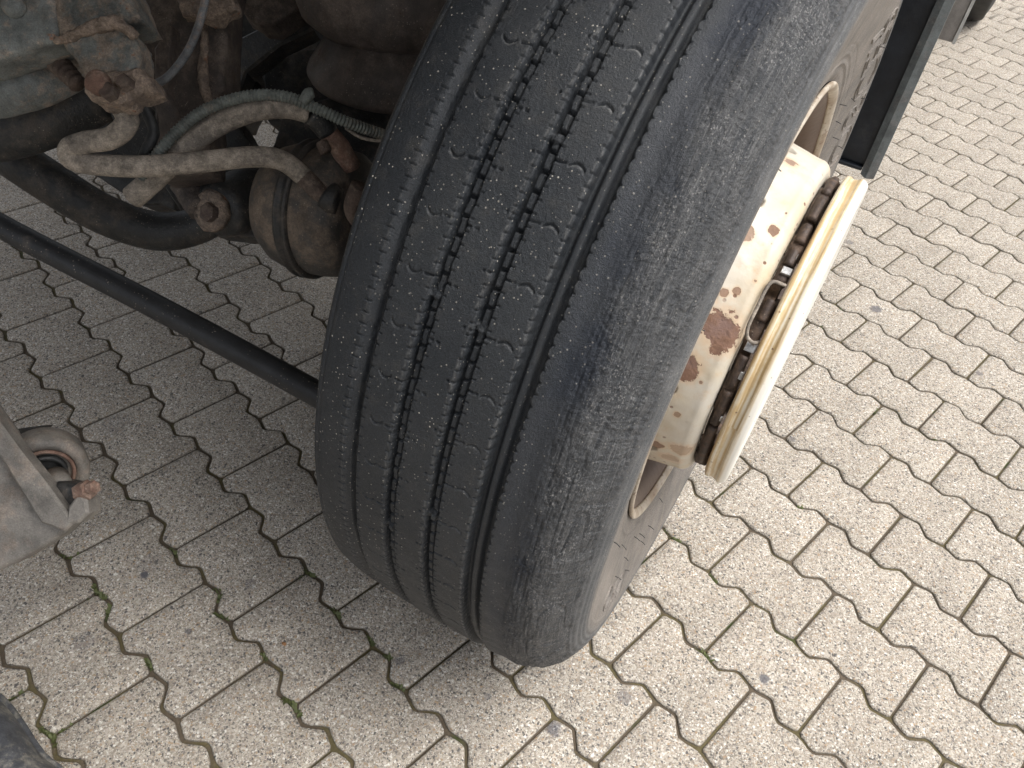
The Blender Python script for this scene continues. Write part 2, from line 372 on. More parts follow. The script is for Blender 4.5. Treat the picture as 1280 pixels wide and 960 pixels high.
def paver_mat():
    m = M('exposed_aggregate_concrete'); p = m.pos(); inf = m.n('ShaderNodeObjectInfo').outputs['Random']
    x, y, z = m.sep(p)
    wob = m.n('ShaderNodeTexNoise'); m.put(wob.inputs['Vector'], p); wob.inputs['Scale'].default_value = 260
    wv = m.n('ShaderNodeVectorMath', operation='MULTIPLY_ADD'); m.put(wv.inputs[0], wob.outputs['Color']); wv.inputs[1].default_value = (.0040,)*3; m.put(wv.inputs[2], p)
    pv = wv.outputs[0]
    def grains(scale):
        v = m.n('ShaderNodeTexVoronoi'); m.put(v.inputs['Vector'], pv); v.inputs['Scale'].default_value = scale
        return v.outputs['Distance'], m.sep(v.outputs['Color'])
    d1, c1 = grains(335); d2, c2 = grains(620)
    pal = [(0, (.065, .062, .06)), (.09, (.16, .145, .125)), (.18, (.29, .245, .19)), (.36, (.42, .37, .30)), (.56, (.50, .45, .375)), (.72, (.37, .26, .155)), (.78, (.58, .53, .45)), (.92, (.78, .75, .68))]
    g1 = m.ramp(c1[0], pal, 'CONSTANT'); g2 = m.ramp(c2[1], pal, 'CONSTANT')
    use1 = m.rng(c1[1], .55, .58)
    col = m.mix(use1, g2, g1)
    cement = m.mix(m.noise(p, 500, 2), (.30, .265, .225), (.40, .36, .31))
    edge1 = m.math('MULTIPLY', m.rng(d1, .55, .85), .7); edge2 = m.math('MULTIPLY', m.rng(d2, .50, .80), .7)
    edge = m.math('ADD', m.math('MULTIPLY', edge1, use1), m.math('MULTIPLY', edge2, m.math('SUBTRACT', 1, use1)))
    col = m.mix(edge, col, cement)
    col = m.mix(.15, col, (.445, .412, .37))
    # per stone tone, dirt clouds
    tone = m.rng(inf, 0, 1, .93, 1.02, False)
    cl = m.noise(p, 6, 5, .6); cl2 = m.noise(p, 26, 5, .65)
    tone = m.math('MULTIPLY', tone, m.rng(cl, .3, .7, .94, 1.04))
    tone = m.math('MULTIPLY', tone, m.rng(cl2, .60, .76, 1.0, .84))
    vm = m.n('ShaderNodeVectorMath', operation='SCALE'); m.put(vm.inputs[0], col); m.put(vm.inputs['Scale'], tone); col = vm.outputs[0]
    hsv = m.n('ShaderNodeHueSaturation'); hsv.inputs['Saturation'].default_value = 1.0; hsv.inputs['Value'].default_value = .97; m.put(hsv.inputs['Color'], col); col = hsv.outputs[0]
    # old drips of tar and oil
    spots = [SPOTS[k] for k in range(len(SPOTS))]
    tot = None
    for (sx, sy, sr, st) in spots:
        d = m.n('ShaderNodeVectorMath', operation='DISTANCE'); m.put(d.inputs[0], p); d.inputs[1].default_value = (sx, sy, 0)
        dd = m.math('ADD', d.outputs['Value'], m.math('MULTIPLY', m.math('SUBTRACT', m.noise(p, 90, 3), .5), sr*1.2))
        k = m.math('MULTIPLY', m.rng(dd, sr*1.15, sr*.6), st)
        tot = k if tot is None else m.math('MAXIMUM', tot, k)
    col = m.mix(tot, col, (.095, .095, .11))
    # darker brown down the bevels (below the top face)
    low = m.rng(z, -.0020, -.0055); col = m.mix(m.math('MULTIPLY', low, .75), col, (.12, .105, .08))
    dome1 = m.math('SUBTRACT', 1, m.math('MULTIPLY', d1, 1.0)); dome2 = m.math('SUBTRACT', 1, m.math('MULTIPLY', d2, 1.0))
    h = m.math('ADD', m.math('MULTIPLY', dome1, m.math('MULTIPLY', use1, .9)), m.math('MULTIPLY', dome2, m.math('MULTIPLY', m.math('SUBTRACT', 1, use1), .6)))
    h = m.math('ADD', h, m.math('MULTIPLY', m.noise(p, 900, 2), .25))
    return m.out(col, .82, 0, m.bump(h, .0016), .3)

def ground_spot(px, py, r, st):
    d = at(px, py, 1) - CAM; s = -CAM.z / d.z; q = CAM + d*s; return (q.x, q.y, r, st)
SPOTS = [ground_spot(*a) for a in ((955, 848, .010, .8), (1095, 386, .017, .75), (1225, 467, .010, .55), (991, 549, .009, .55), (781, 871, .013, .45), (692, 910, .013, .7), (1062, 303, .014, .5),
         (181, 718, .008, .9), (186, 705, .02, .2), (236, 790, .006, .7), (312, 729, .011, .35), (145, 530, .03, .22), (105, 802, .018, .3), (500, 825, .008, .5), (610, 870, .006, .5), (1202, 78, .008, .5), (983, 860, .004, .5))]
MAT['paver'] = paver_mat()

def sand_mat():
    m = M('joint_sand_and_moss'); p = m.pos()
    n = m.noise(p, 15, 4, .6); n2 = m.noise(p, 160, 4, .7)
    col = m.mix(n2, (.040, .032, .024), (.16, .125, .085))
    col = m.mix(m.math('MULTIPLY', m.rng(n, .46, .60), .75), col, m.mix(n2, (.055, .048, .02), (.15, .125, .050)))
    col = m.mix(m.rng(m.noise(p, 8, 3), .62, .70), col, (.045, .060, .015))
    return m.out(col, .95, 0, m.bump(n2, .003))
MAT['sand'] = sand_mat()
def leaf_mat(name, a, b):
    m = M(name); n = m.noise(m.pos(), 300, 3); return m.out(m.mix(n, a, b), .6)
MAT['moss'] = leaf_mat('moss_green', (.050, .060, .020), (.125, .145, .045))
MAT['leaf'] = leaf_mat('dead_leaf', (.22, .09, .03), (.34, .17, .06))

# ---------------------------------------------------------------- the paving
LU = Vector((.16914, -.04864, 0)); LR = Vector((.03699, .12863, 0)); LO = Vector((.36045, .33406, 0))   # lattice of the double-T stones
PU, PR = .176, .13384
eu = LU.normalized(); ev = LR.normalized()
def wave(u):                                             # interlocking edge, u = distance from a straight joint
    xs = [0, .009, .019, .028, .0345, .0535, .060, .069, .079, .088]; ys = [.0042, .0056, .0090, .0113, .0100, -.0100, -.0113, -.0090, -.0056, -.0042]
    return float(np.mean([np.interp(max(0, u+k), xs, ys) for k in (-.004, -.002, 0, .002, .004)]))
def outline():
    g = .0019; pts = []
    us = [g+.0045, .011, .0205, .0275, .0310, .0355, .044, .0525, .057, .0605, .0675, .077, .088]
    us = us + [PU - u for u in us[-2::-1]]
    top = [(u, PR/2 + wave(min(u, PU-u)) - g - .0009) for u in us]
    c = [(g, top[0][1]-.0046)]; c2 = [(PU-g, top[0][1]-.0046)]
    t = c + top + c2
    return [(x - PU/2, y) for x, y in t] + [(x - PU/2, -y) for x, y in reversed(t)]
OUT = outline()
def paver_geo(jit, seed):
    r = random.Random(seed); n = len(OUT); ring = [(x + r.uniform(-jit, jit), y + r.uniform(-jit, jit)) for x, y in OUT]
    V = []
    for inset, z in ((.0036, 0), (.0009, -.0016), (0, -.0045), (0, -.020)):
        for k, (x, y) in enumerate(ring):
            px, py = ring[k-1]; nx, ny = ring[(k+1) % n]; tx, ty = nx-px, ny-py; L = math.hypot(tx, ty)
            j = inset * (1 + r.uniform(-.25, .5)) if z == 0 else inset
            V.append((x + ty/L*(-j), y + (-tx/L)*(-j), z) if False else (x + (ty/L)*j, y - (tx/L)*j, z))
    # orientation check: inset must shrink
    F = [tuple(range(n))]
    for k in range(3):
        for i in range(n): F.append((k*n+i, (k+1)*n+i, (k+1)*n+(i+1) % n, k*n+(i+1) % n))
    return V, F
def inset_ok():
    V, F = paver_geo(0, 1); n = len(OUT)
    return abs(V[0][0]) < abs(V[2*n][0])
FLIP = not inset_ok()
def paver_mesh(seed):
    V, F = paver_geo(.0005, seed); n = len(OUT)
    if FLIP:
        V2 = []
        base = V[2*n:3*n]
        for k in range(4):
            for i in range(n):
                a = V[k*n+i]; b = base[i]; V2.append((2*b[0]-a[0], 2*b[1]-a[1], a[2]))
        V = V2
    me = bpy.data.meshes.new('paver'); me.from_pydata(V, [], F)
    import bmesh
    bm = bmesh.new(); bm.from_mesh(me); bmesh.ops.recalc_face_normals(bm, faces=bm.faces); 
    top = [f for f in bm.faces if len(f.verts) > 6][0]
    if top.normal.z < 0: bmesh.ops.reverse_faces(bm, faces=bm.faces)
    bm.to_mesh(me); bm.free()
    sm = np.ones(len(me.polygons), bool)
    me.polygons.foreach_set('use_smooth', sm); me.materials.append(MAT['paver']); me.update()
    return me
paving = mesh_np('paving', [(-60, -60, -.0062), (60, -60, -.0062), (60, 60, -.0062), (-60, 60, -.0062)], [(0, 1, 2, 3)], MAT['sand'], smooth=False)
paving['kind'] = 'structure'
meshes = [paver_mesh(s) for s in range(6)]
def to_px(P):
    d = P - CAM; D = -d.dot(BACK)
    return (640 + F_PX*d.dot(RIGHT)/D, 480 - F_PX*d.dot(UP)/D, D) if D > .05 else (1e6, 1e6, D)
cells = []
for r in range(-30, 90):
    for i2 in range(-80, 81):
        if (i2 + r) % 2: continue
        c = LO + LU*(i2/2 + .5) + LR*r                      # joints sit at i2/2, the stone's centre half a pitch on
        if not (-5.5 < c.x < 5 and -2.2 < c.y < 11): continue
        x, y, D = to_px(c); vis = -110 < x < 1390 and -60 < y < 1070
        cells.append((D if vis else 100 + (c-CAM).length, c))
cells.sort(key=lambda t: t[0])
def hidden(c):                                          # straight under the tyre or behind the running gear
    x, y, D = to_px(c)
    poly = [(470, 700), (400, 520), (430, 260), (560, 20), (1080, 0), (1050, 200), (1000, 330), (880, 540), (800, 640), (700, 760), (620, 780)]
    ins = False
    for k in range(len(poly)):
        (x1, y1), (x2, y2) = poly[k-1], poly[k]
        if (y1 > y) != (y2 > y) and x < (x2-x1)*(y-y1)/(y2-y1)+x1: ins = not ins
    return ins or (x < 500 and y < 120) or (x < 100 and y < 170)
n_ind = 0; far = []
Rz = Matrix.Rotation(math.atan2(eu.y, eu.x), 4, 'Z')
jr = random.Random(3)
for D, c in cells:
    tilt = Matrix.Rotation(jr.gauss(0, .0035), 4, 'X') @ Matrix.Rotation(jr.gauss(0, .0035), 4, 'Y') @ Matrix.Rotation(jr.gauss(0, .004), 4, 'Z')
    # the rows are a little sheared against the stone's long axis: keep the measured lattice
    T = Matrix.Translation(c + Vector((0, 0, jr.uniform(-.0016, .0004)))) @ Rz @ tilt @ Matrix.Rotation(math.pi*jr.randrange(2), 4, 'Z')
    if D < 50 and n_ind < 300 and not hidden(c):
        o = bpy.data.objects.new('paver', jr.choice(meshes)); o.matrix_world = T; link(o, paving); n_ind += 1
    else: far.append(T)
V0, F0 = [], []
n = len(OUT)
co = []
for f_, z in ((.955, 0), (.99, -.0016), (1, -.0045), (1, -.012)):
    for x, y in OUT: co.append((x - math.copysign((1-f_)*.08, x), y - math.copysign((1-f_)*.075, y), z))
co = np.array(co)
tris = np.array([(n-1-i, n-2-i, i+1, i) for i in range(n//2-1)])
quads = np.array([(k*n+i, (k+1)*n+i, (k+1)*n+(i+1) % n, k*n+(i+1) % n) for k in range(3) for i in range(n)])[:, ::-1]
Q = np.vstack([quads, tris])
allV = []; allF = []
for k, T in enumerate(far):
    A = np.array(T); allV.append(co @ A[:3, :3].T + A[:3, 3]); allF.append(Q + k*len(co))
fp = mesh_np('distant_paver', np.vstack(allV), np.vstack(allF), MAT['paver'], paving, smooth=False); fp['kind'] = 'stuff'

# moss and little weeds in the joints
JOINTS = []
for D, c in cells:
    if D < 3.2:
        for k in range(45):
            u = PU*k/44; JOINTS.append((c + eu*(u-PU/2) + ev*(PR/2 + wave(min(u, PU-u)))))
        for k in range(12): JOINTS.append(c - eu*(PU/2) + ev*((k/11-.5)*.14))
JA = np.array([p[:] for p in JOINTS])
def snap(x, y):
    d = (JA[:, 0]-x)**2 + (JA[:, 1]-y)**2; return JA[int(d.argmin())]
def sprouts(name, spots, mat, seed, label):
    r = random.Random(seed); V = []; F = []
    for (px, py, rad, cnt) in spots:
        q = ground_spot(px, py, 0, 0)
        for _ in range(cnt):
            a = r.uniform(0, 6.283); d = rad*math.sqrt(r.random()); al = r.gauss(0, rad*.9); ac = r.gauss(0, .0015)
            x, y, _z = snap(q[0] + math.cos(a)*d*1.6, q[1] + math.sin(a)*d*1.6); x += ac; y += r.gauss(0, .0013)
            h = r.uniform(.001, .0045); s = r.uniform(.0008, .002); b = len(V); zz = r.uniform(-.008, -.002)
            dx, dy = math.cos(a)*s, math.sin(a)*s; tx, ty = -math.sin(a)*h*.9, math.cos(a)*h*.9
            V += [(x-dx, y-dy, zz), (x+dx, y+dy, zz), (x+dx*.9+tx, y+dy*.9+ty, zz+h*.8), (x+tx*1.7, y+ty*1.7, zz+h), (x-dx*.9+tx, y-dy*.9+ty, zz+h*.8)]
            F.append((b, b+1, b+2, b+3, b+4))
    o = mesh_np(name, V, F, mat, smooth=False); o['kind'] = 'stuff'; o['label'] = label; o['category'] = 'moss'; return o
sp = [(125, 738, .010, 120), (190, 828, .006, 60), (358, 888, .010, 130), (18, 868, .006, 40), (47, 925, .009, 90), (385, 718, .006, 50), (412, 770, .006, 60), (462, 800, .006, 60), (487, 868, .006, 40),
      (212, 692, .005, 30), (140, 765, .008, 60), (265, 745, .006, 30), (505, 805, .006, 30), (848, 664, .007, 50), (1000, 640, .006, 25), (875, 823, .007, 40), (893, 722, .005, 25), (560, 455, .005, 10), (85, 690, .006, 30),
      (73, 905, .006, 30), (1035, 395, .005, 20), (1080, 505, .006, 25), (1170, 555, .006, 20), (275, 770, .008, 40), (330, 820, .006, 30)]
sprouts('joint_moss', sp, MAT['moss'], 5, 'green moss and tiny weeds growing in the joints between the paving stones')
def scrap(name, px, py, s, mat, label, cat):
    q = ground_spot(px, py, 0, 0); r = random.Random(px); V = []; n = 7
    for z in (.0006, .0020):
        for k in range(n):
            a = 6.283*k/n; rr = s*(.6+.5*r.random()); V.append((q[0]+math.cos(a)*rr, q[1]+math.sin(a)*rr*.7, z+.0015*math.sin(a*2)))
    F = [tuple(range(n))[::-1], tuple(range(n, 2*n))] + [(i, (i+1) % n, n+(i+1) % n, n+i) for i in range(n)]
    o = mesh_np(name, V, F, mat, smooth=False); o['label'] = label; o['category'] = cat; return o
scrap('leaf_scrap', 355, 805, .0045, MAT['leaf'], 'small orange brown leaf scrap on the paving left of the tyre', 'leaf')

def pebble(px, py, r_, c):
    q = ground_spot(px, py, 0, 0); rr = random.Random(px*7+py); V = []; F = []
    for i_, (z_, k_) in enumerate(((0, .8), (.35, 1), (.75, .75))):
        for k in range(7):
            a = 6.283*k/7; j = rr.uniform(.8, 1.15); V.append((q[0]+math.cos(a)*r_*k_*j, q[1]+math.sin(a)*r_*k_*j*.8, z_*r_*1.1))
    for l in range(2):
        for k in range(7): F.append((l*7+k, l*7+(k+1) % 7, (l+1)*7+(k+1) % 7, (l+1)*7+k))
    F.append(tuple(range(14, 21))); F.append(tuple(range(6, -1, -1)))
    o = mesh_np('pebble', V, F, MAT['pebble_'+c[0]]); o['label'] = c[1]; o['category'] = 'pebble'; return o
MAT['pebble_dark'] = leaf_mat('dark_grit', (.04, .04, .045), (.09, .085, .08)); MAT['pebble_pale'] = leaf_mat('pale_grit', (.45, .40, .33), (.60, .55, .47))
pebble(352, 838, .0022, ('dark', 'tiny dark pebble by the joint right below the orange leaf scrap'))
pebble(690, 868, .0018, ('pale', 'tiny pale pebble on the paving just below the bottom of the tyre'))

# ---------------------------------------------------------------- the truck
truck = bpy.data.objects.new('truck', None); COL.objects.link(truck); truck.location = (-.9, 1.5, 0)
truck['label'] = 'truck seen close up at its worn front wheel with cream rim, hoses and mudguard'; truck['category'] = 'truck'
bpy.context.view_layer.update()
TI = truck.matrix_world.inverted()
def part(mb, name, mat, parent=None, rough=None):
    o = mb.build(name, MAT[mat], None); o.parent = parent or truck
    o.matrix_parent_inverse = (TI if parent is None else (parent.matrix_basis if parent.matrix_parent_inverse == Matrix.Identity(4) else Matrix.Identity(4)).inverted())
    if rough: rough_up(o, *rough)
    return o
R0 = .5393
AX = Vector((.99986, 0, -.01693)).normalized(); FW = Vector((0, -1, 0)); UW = AX.cross(FW) * -1
if UW.z < 0: UW = -UW
WM = Matrix(((AX.x, -FW.x, UW.x, 0), (AX.y, -FW.y, UW.y, 0), (AX.z, -FW.z, UW.z, ZC), (0, 0, 0, 1)))   # local: x axle, y rearward, z up

def catmull(P, n=12):
    P = np.array(P, float); P = np.vstack([2*P[0]-P[1], P, 2*P[-1]-P[-2]]); out = []
    for i in range(1, len(P)-2):
        t = np.linspace(0, 1, n, endpoint=False)[:, None]; p0, p1, p2, p3 = P[i-1:i+3]
        out.append(.5*((2*p1)+(-p0+p2)*t+(2*p0-5*p1+4*p2-p3)*t*t+(-p0+3*p1-3*p2+p3)*t**3))
    out.append(P[-2][None]); return np.vstack(out)
def vnoise(x, y, seed):
    """smooth value noise on arrays"""
    g = np.random.default_rng(seed).random((256, 256)); xi = np.floor(x).astype(int); yi = np.floor(y).astype(int)
    fx = x-xi; fy = y-yi; fx = fx*fx*(3-2*fx); fy = fy*fy*(3-2*fy)
    A = g[xi % 256, yi % 256]; B = g[(xi+1) % 256, yi % 256]; C = g[xi % 256, (yi+1) % 256]; D = g[(xi+1) % 256, (yi+1) % 256]
    return (A*(1-fx)+B*fx)*(1-fy)+(C*(1-fx)+D*fx)*fy
def sst(x, a, b):
    t = np.clip((x-a)/(b-a), 0, 1); return t*t*(3-2*t)

TYRE_DUST_HIGHLIGHT = {}
def revolve(prof, phis, disp=None, name='x', mat=None, parent=None, smooth=True, closed=True, ground=False, flip=False):
    """prof (n,2) of (x, r); local wheel axes; disp(S, T, Rr) -> offset along the profile normal"""
    prof = np.asarray(prof, float); d = np.gradient(prof, axis=0); nn = np.stack([-d[:, 1], d[:, 0]], 1); nn /= np.linalg.norm(nn, axis=1)[:, None]
    n, m = len(prof), len(phis); S = np.repeat(prof[:, 0:1], m, 1); Rr = np.repeat(prof[:, 1:2], m, 1); PH = np.repeat(phis[None], n, 0)
    if disp is not None:
        h = disp(S, PH, Rr); S2 = S+nn[:, 0:1]*h; R2 = Rr+nn[:, 1:2]*h
    else: S2, R2 = S, Rr
    V = np.stack([S2, -R2*np.cos(PH), R2*np.sin(PH)], -1)
    if ground:                                          # flatten where the tyre stands on the ground
        A = np.array(WM); zw = V@A[2, :3] + A[2, 3]
        dz = np.maximum(0.0008 - zw, 0); V[..., 2] += dz
    V = V.reshape(-1, 3)
    i = np.arange(n-1)[:, None]; j = np.arange(m if closed else m-1)[None]; a = i*m+j; b = i*m+(j+1) % m
    F = np.stack([a, b, b+m, a+m], -1).reshape(-1, 4)
    if flip: F = F[:, ::-1]
    return mesh_np(name, V, F, mat, parent, smooth)

# --- wheel disc and rim: the part that carries its sub-parts
def arc(cx, cr, r, a0, a1, n=7):
    return [(cx + r*math.cos(math.radians(a)), cr + r*math.sin(math.radians(a))) for a in np.linspace(a0, a1, n)]
disc = [(-.02, .262), (.02, .258), (.05, .250), (.075, .243), (.10, .2355), (.13, .229), (.16, .2235), (.172, .2215)] + arc(.176, .2060, .0150, 82, 5, 8) + [(.1915, .200), (.1918, .16), (.1915, .10)]
dd = catmull(disc, 12)
def disc_disp(S, PH, Rr):
    h = np.zeros_like(S)
    for k in range(12):                                 # ventilation holes punched through the drum
        c = math.radians(30.6*k + HOLE0); dphi = (PH - c + math.pi) % (2*math.pi) - math.pi
        q = ((S-.136)/.0125)**2 + (dphi*.226/.0095)**2
        h -= .035*(1-sst(np.sqrt(q), .82, 1.0))
    h += .0006*(vnoise(S*90, PH*22+50, 4)-.5)
    return h
HOLE0 = -24.0
ph = np.linspace(0, 2*math.pi, 1000, endpoint=False)
wheel = revolve(dd, ph, disc_disp, 'front_wheel', MAT['paint'], None, flip=True)
wheel.matrix_world = WM; wheel.parent = truck; wheel.matrix_parent_inverse = TI
wheel['label'] = 'cream painted wheel disc with rust blisters'
ph2 = np.linspace(0, 2*math.pi, 300, endpoint=False)
# rim flange (cream) and the well behind it, its shadow painted as brown
fl = [(.100, .2795), (.125, .2815), (.137, .285), (.1435, .291), (.1465, .299), (.1485, .3055)] + arc(.1520, .3065, .0042, 170, 10, 6) + [(.1545, .300), (.150, .292)]
fl = [(.1465, .2975), (.1485, .301), (.1498, .3050), (.1518, .3082), (.1550, .3085), (.1566, .3060), (.1556, .3020), (.1530, .2985), (.1490, .2960), (.1465, .2975)]
revolve(catmull(fl, 4), ph2, None, 'rim_flange', MAT['rim'], wheel, flip=False)
revolve(catmull([(-.06, .262), (-.03, .264), (.0, .266), (.03, .270), (.07, .275), (.11, .2780), (.130, .2815), (.139, .2865), (.1475, .2972)], 4), ph2, None, 'rim_well', MAT['well'], wheel)

# --- tyre
prof = np.array([(-.2504, .575), (-.2723, .67), (-.2867, .77), (-.2800, .86), (-.2600, .925), (-.2300, .978), (-.2100, .990), (-.1242, .998), (0, 1.001), (.1356, .999), (.215, .992), (.262, .975), (.297, .940), (.319, .893), (.3235, .85), (.3150, .78), (.3000, .69), (.2860, .61), (.2835, .588), (.2780, .570)])*R0
P = catmull(prof, 40); seg = np.r_[0, np.cumsum(np.linalg.norm(np.diff(P, axis=0), axis=1))]
def step(x, r):
    if x < 0 and r < .50: return .010
    if x < -.118: return .0022
    if x < .098: return .0008
    if r > .50: return .0011
    return .0020
s = 0; ss = [0]
while s < seg[-1]:
    x = np.interp(s, seg, P[:, 0]); r_ = np.interp(s, seg, P[:, 1]); s += step(x, r_); ss.append(min(s, seg[-1]))
PR2 = np.stack([np.interp(ss, seg, P[:, 0]), np.interp(ss, seg, P[:, 1])], 1)
dphi = .0011/R0
f0 = math.radians(-38); nf = int(math.radians(136)/dphi)
fine = f0 + np.arange(nf)*dphi
coarse = np.linspace(fine[-1]+.02, f0+2*math.pi-.02, 260)
phis = np.concatenate([fine, coarse])
GR = [-.0722, -.0238, .0231, .0729]
def tyre_disp(S, PH, Rr):
    T = PH*R0; crown = (Rr > .515); H = np.zeros_like(S)
    wobL = .0010*(vnoise(T*95, S*0+1, 11)-.5); wobR = .0010*(vnoise(T*95, S*0+2, 12)-.5)
    idx = np.round((T - f0*R0)/.0011).astype(int)
    tooth = np.abs(((idx % 10) - 5)/5.0)                # 0..1 saw along the rib edges, one tooth per 11 mm
    # groove 1: broad sloping wall on its inner side, thin slot on the other
    c = GR[0]; x = S-c+wobL
    H -= (.0048*sst(x, -.0112, -.0036)+.0065*sst(x, -.0036, -.0026))*(1-sst(x, .0056, .0064)); H += .0060*np.exp(-((x-.0024)/.0013)**4)*(np.abs(x) < .0056)
    # grooves 2 and 3: stone ejectors standing in the bottom
    for k, c in ((1, GR[1]), (2, GR[2])):
        x = S-c+wobR*(1 if k == 1 else -1)
        g = sst(x, -.0068-.0007*tooth, -.0056)*(1-sst(x, .0050, .0058)); H -= .0125*g
        ph_ = (idx + (5 if k == 1 else 0)) % 15
        blk = (np.abs(x) < .0024) & (ph_ > 1) & (ph_ < 14); H += .0085*blk
        for tb in ((.245, -.02, .52) if k == 1 else (.395, .235, .03, .66)):
            bar = np.abs(T-tb) < .0035; H = np.where(bar & (np.abs(x) < .0062), H*.35, H)
    # groove 4: wide, soft ridge in its floor, torn outer edge
    c = GR[3]; x = S-c
    g = sst(x, -.0105-.0012*tooth, -.0086)*(1-sst(x, .0078, .0100+.0016*tooth+2*wobR)); H -= .0120*g
    H += .0060*np.exp(-((x+.0008)/.0044)**4)
    # short cuts along every groove edge
    nt_ = (idx % 10 == 0)
    for a, b in ((GR[0]-.0155, GR[0]-.0085), (GR[0]+.0065, GR[0]+.0095), (GR[1]-.0115, GR[1]-.0060), (GR[1]+.0060, GR[1]+.0095), (GR[2]-.0115, GR[2]-.0060), (GR[2]+.0060, GR[2]+.0095), (GR[3]-.0145, GR[3]-.0095), (GR[3]+.0085, GR[3]+.0128)):
        H -= .0017*(nt_ & (S > a) & (S < b))
    # wavy sipes across the ribs, one set every 49.5 mm
    P_ = .0495
    def sipe(s0, s1, toff, fn, w=.0008, dep=.0023):
        nonlocal H
        u = np.clip((S-s0)/(s1-s0), 0, 1); tt = (T - toff - fn(u) + P_/2) % P_ - P_/2
        k = np.floor((T-toff-fn(u)+P_/2)/P_); jit = vnoise(k*3.3+s0*400, k*0+.5, 21)
        H -= dep*(.35+jit)*(S > s0)*(S < s1)*(1-sst(np.abs(tt), w*.6, w*1.7))
    sipe(GR[1]-.0165, GR[1]-.006, .010, lambda u: .0012*u)
    sipe(GR[1]-.0330, GR[1]-.0195, .010, lambda u: -.0045*np.sin(np.pi*u)**.7+.0015, .0009)
    sipe(GR[1]+.006, GR[1]+.0105, .010, lambda u: 0*u); sipe(GR[1]+.0125, GR[1]+.0165, .0105, lambda u: 0*u)
    sipe(GR[2]-.0155, GR[2]-.0125, .032, lambda u: 0*u); sipe(GR[2]-.0105, GR[2]-.006, .032, lambda u: 0*u)
    sipe(GR[2]+.006, GR[2]+.0150, .032, lambda u: .001*u)
    sipe(GR[2]+.0175, GR[2]+.0320, .032, lambda u: .0042*np.sin(np.pi*u)**.7-.001, .0009)
    H *= crown
    # torn feathered wear on the outer shoulder
    sh = sst(S, .100, .118)*sst(Rr, .478, .497)
    H += sh*(.0014*(vnoise(S*420+Rr*300, T*60, 31)-.5) + .0018*(vnoise(S*190+Rr*150, T*22, 32)-.5) + .0010*(vnoise(S*700+Rr*500, T*330, 34)-.5)) 
    rn = 1-np.abs(2*vnoise(S*380+Rr*340+T*120, T*230, 33)-1); H -= sh*.0006*sst(rn, .80, .97)*sst(vnoise(T*12, S*40, 36), .25, .5); rn2 = 1-np.abs(2*vnoise(S*420+Rr*400, T*14, 37)-1); H -= sh*.0012*sst(rn2, .84, .98)*1.25
    st = np.sin((Rr-.44)*math.pi*2/.0085); H += .0006*np.sign(st)*np.abs(st)**.3*sst(Rr, .452, .458)*(1-sst(Rr, .492, .500))*(S > .1)
    # dusty tint doubling as painted highlights along the torn rib edges and sipe lips
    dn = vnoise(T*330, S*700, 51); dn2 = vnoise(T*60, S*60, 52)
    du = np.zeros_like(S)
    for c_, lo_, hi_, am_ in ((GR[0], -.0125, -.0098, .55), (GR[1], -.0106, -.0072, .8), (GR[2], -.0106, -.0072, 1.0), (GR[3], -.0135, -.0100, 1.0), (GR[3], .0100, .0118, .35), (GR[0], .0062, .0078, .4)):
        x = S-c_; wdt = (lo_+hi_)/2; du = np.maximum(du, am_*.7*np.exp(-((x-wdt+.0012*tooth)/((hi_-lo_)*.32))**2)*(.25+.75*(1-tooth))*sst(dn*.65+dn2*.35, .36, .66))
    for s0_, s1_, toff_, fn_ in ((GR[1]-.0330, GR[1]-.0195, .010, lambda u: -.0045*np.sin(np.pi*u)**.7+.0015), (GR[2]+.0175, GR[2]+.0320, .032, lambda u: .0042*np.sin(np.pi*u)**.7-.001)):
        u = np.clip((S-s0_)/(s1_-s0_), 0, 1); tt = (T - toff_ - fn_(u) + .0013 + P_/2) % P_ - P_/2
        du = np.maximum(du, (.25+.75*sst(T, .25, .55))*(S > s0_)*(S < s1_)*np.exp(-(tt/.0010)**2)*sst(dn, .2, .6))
    TYRE_DUST_HIGHLIGHT['d'] = (du*crown).astype(np.float32)
    # hollow worn just outside groove 4, and general waviness of the ribs
    H -= .0014*np.exp(-((S-.100)/.010)**2)*crown
    H += .0005*(vnoise(T*14, S*60, 41)-.5) + .00025*(vnoise(T*260, S*260, 42)-.5)*crown
    # inner shoulder edge line
    H -= .0008*np.exp(-((S+.116)/.0012)**2)
    # bead ring and moulded circles on the sidewall
    for rc, wv, am in ((.330, .0022, .0016), (.341, .0012, .0008), (.352, .0010, -.0007), (.448, .0011, .0011)):
        H += am*np.exp(-((Rr-rc)/wv)**2)*(S > .1)
    return H
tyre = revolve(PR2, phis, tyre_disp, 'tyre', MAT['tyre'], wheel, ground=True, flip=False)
tyre['label'] = 'worn black truck tyre with torn outer shoulder'
at_ = tyre.data.attributes.new('dust_highlight', 'FLOAT', 'POINT'); at_.data.foreach_set('value', TYRE_DUST_HIGHLIGHT['d'].ravel())

# helper giving a point on the outer sidewall for a radius and angle (deg, 0 = forward, 90 = up)
side_idx = np.where((PR2[:, 0] > .1) & (PR2[:, 1] < .478))[0]
def side_pt(r, deg, out=0.0):
    x = np.interp(-r, -PR2[side_idx, 1], PR2[side_idx, 0]); a = math.radians(deg); return Vector((x+out, -r*math.cos(a), r*math.sin(a)))
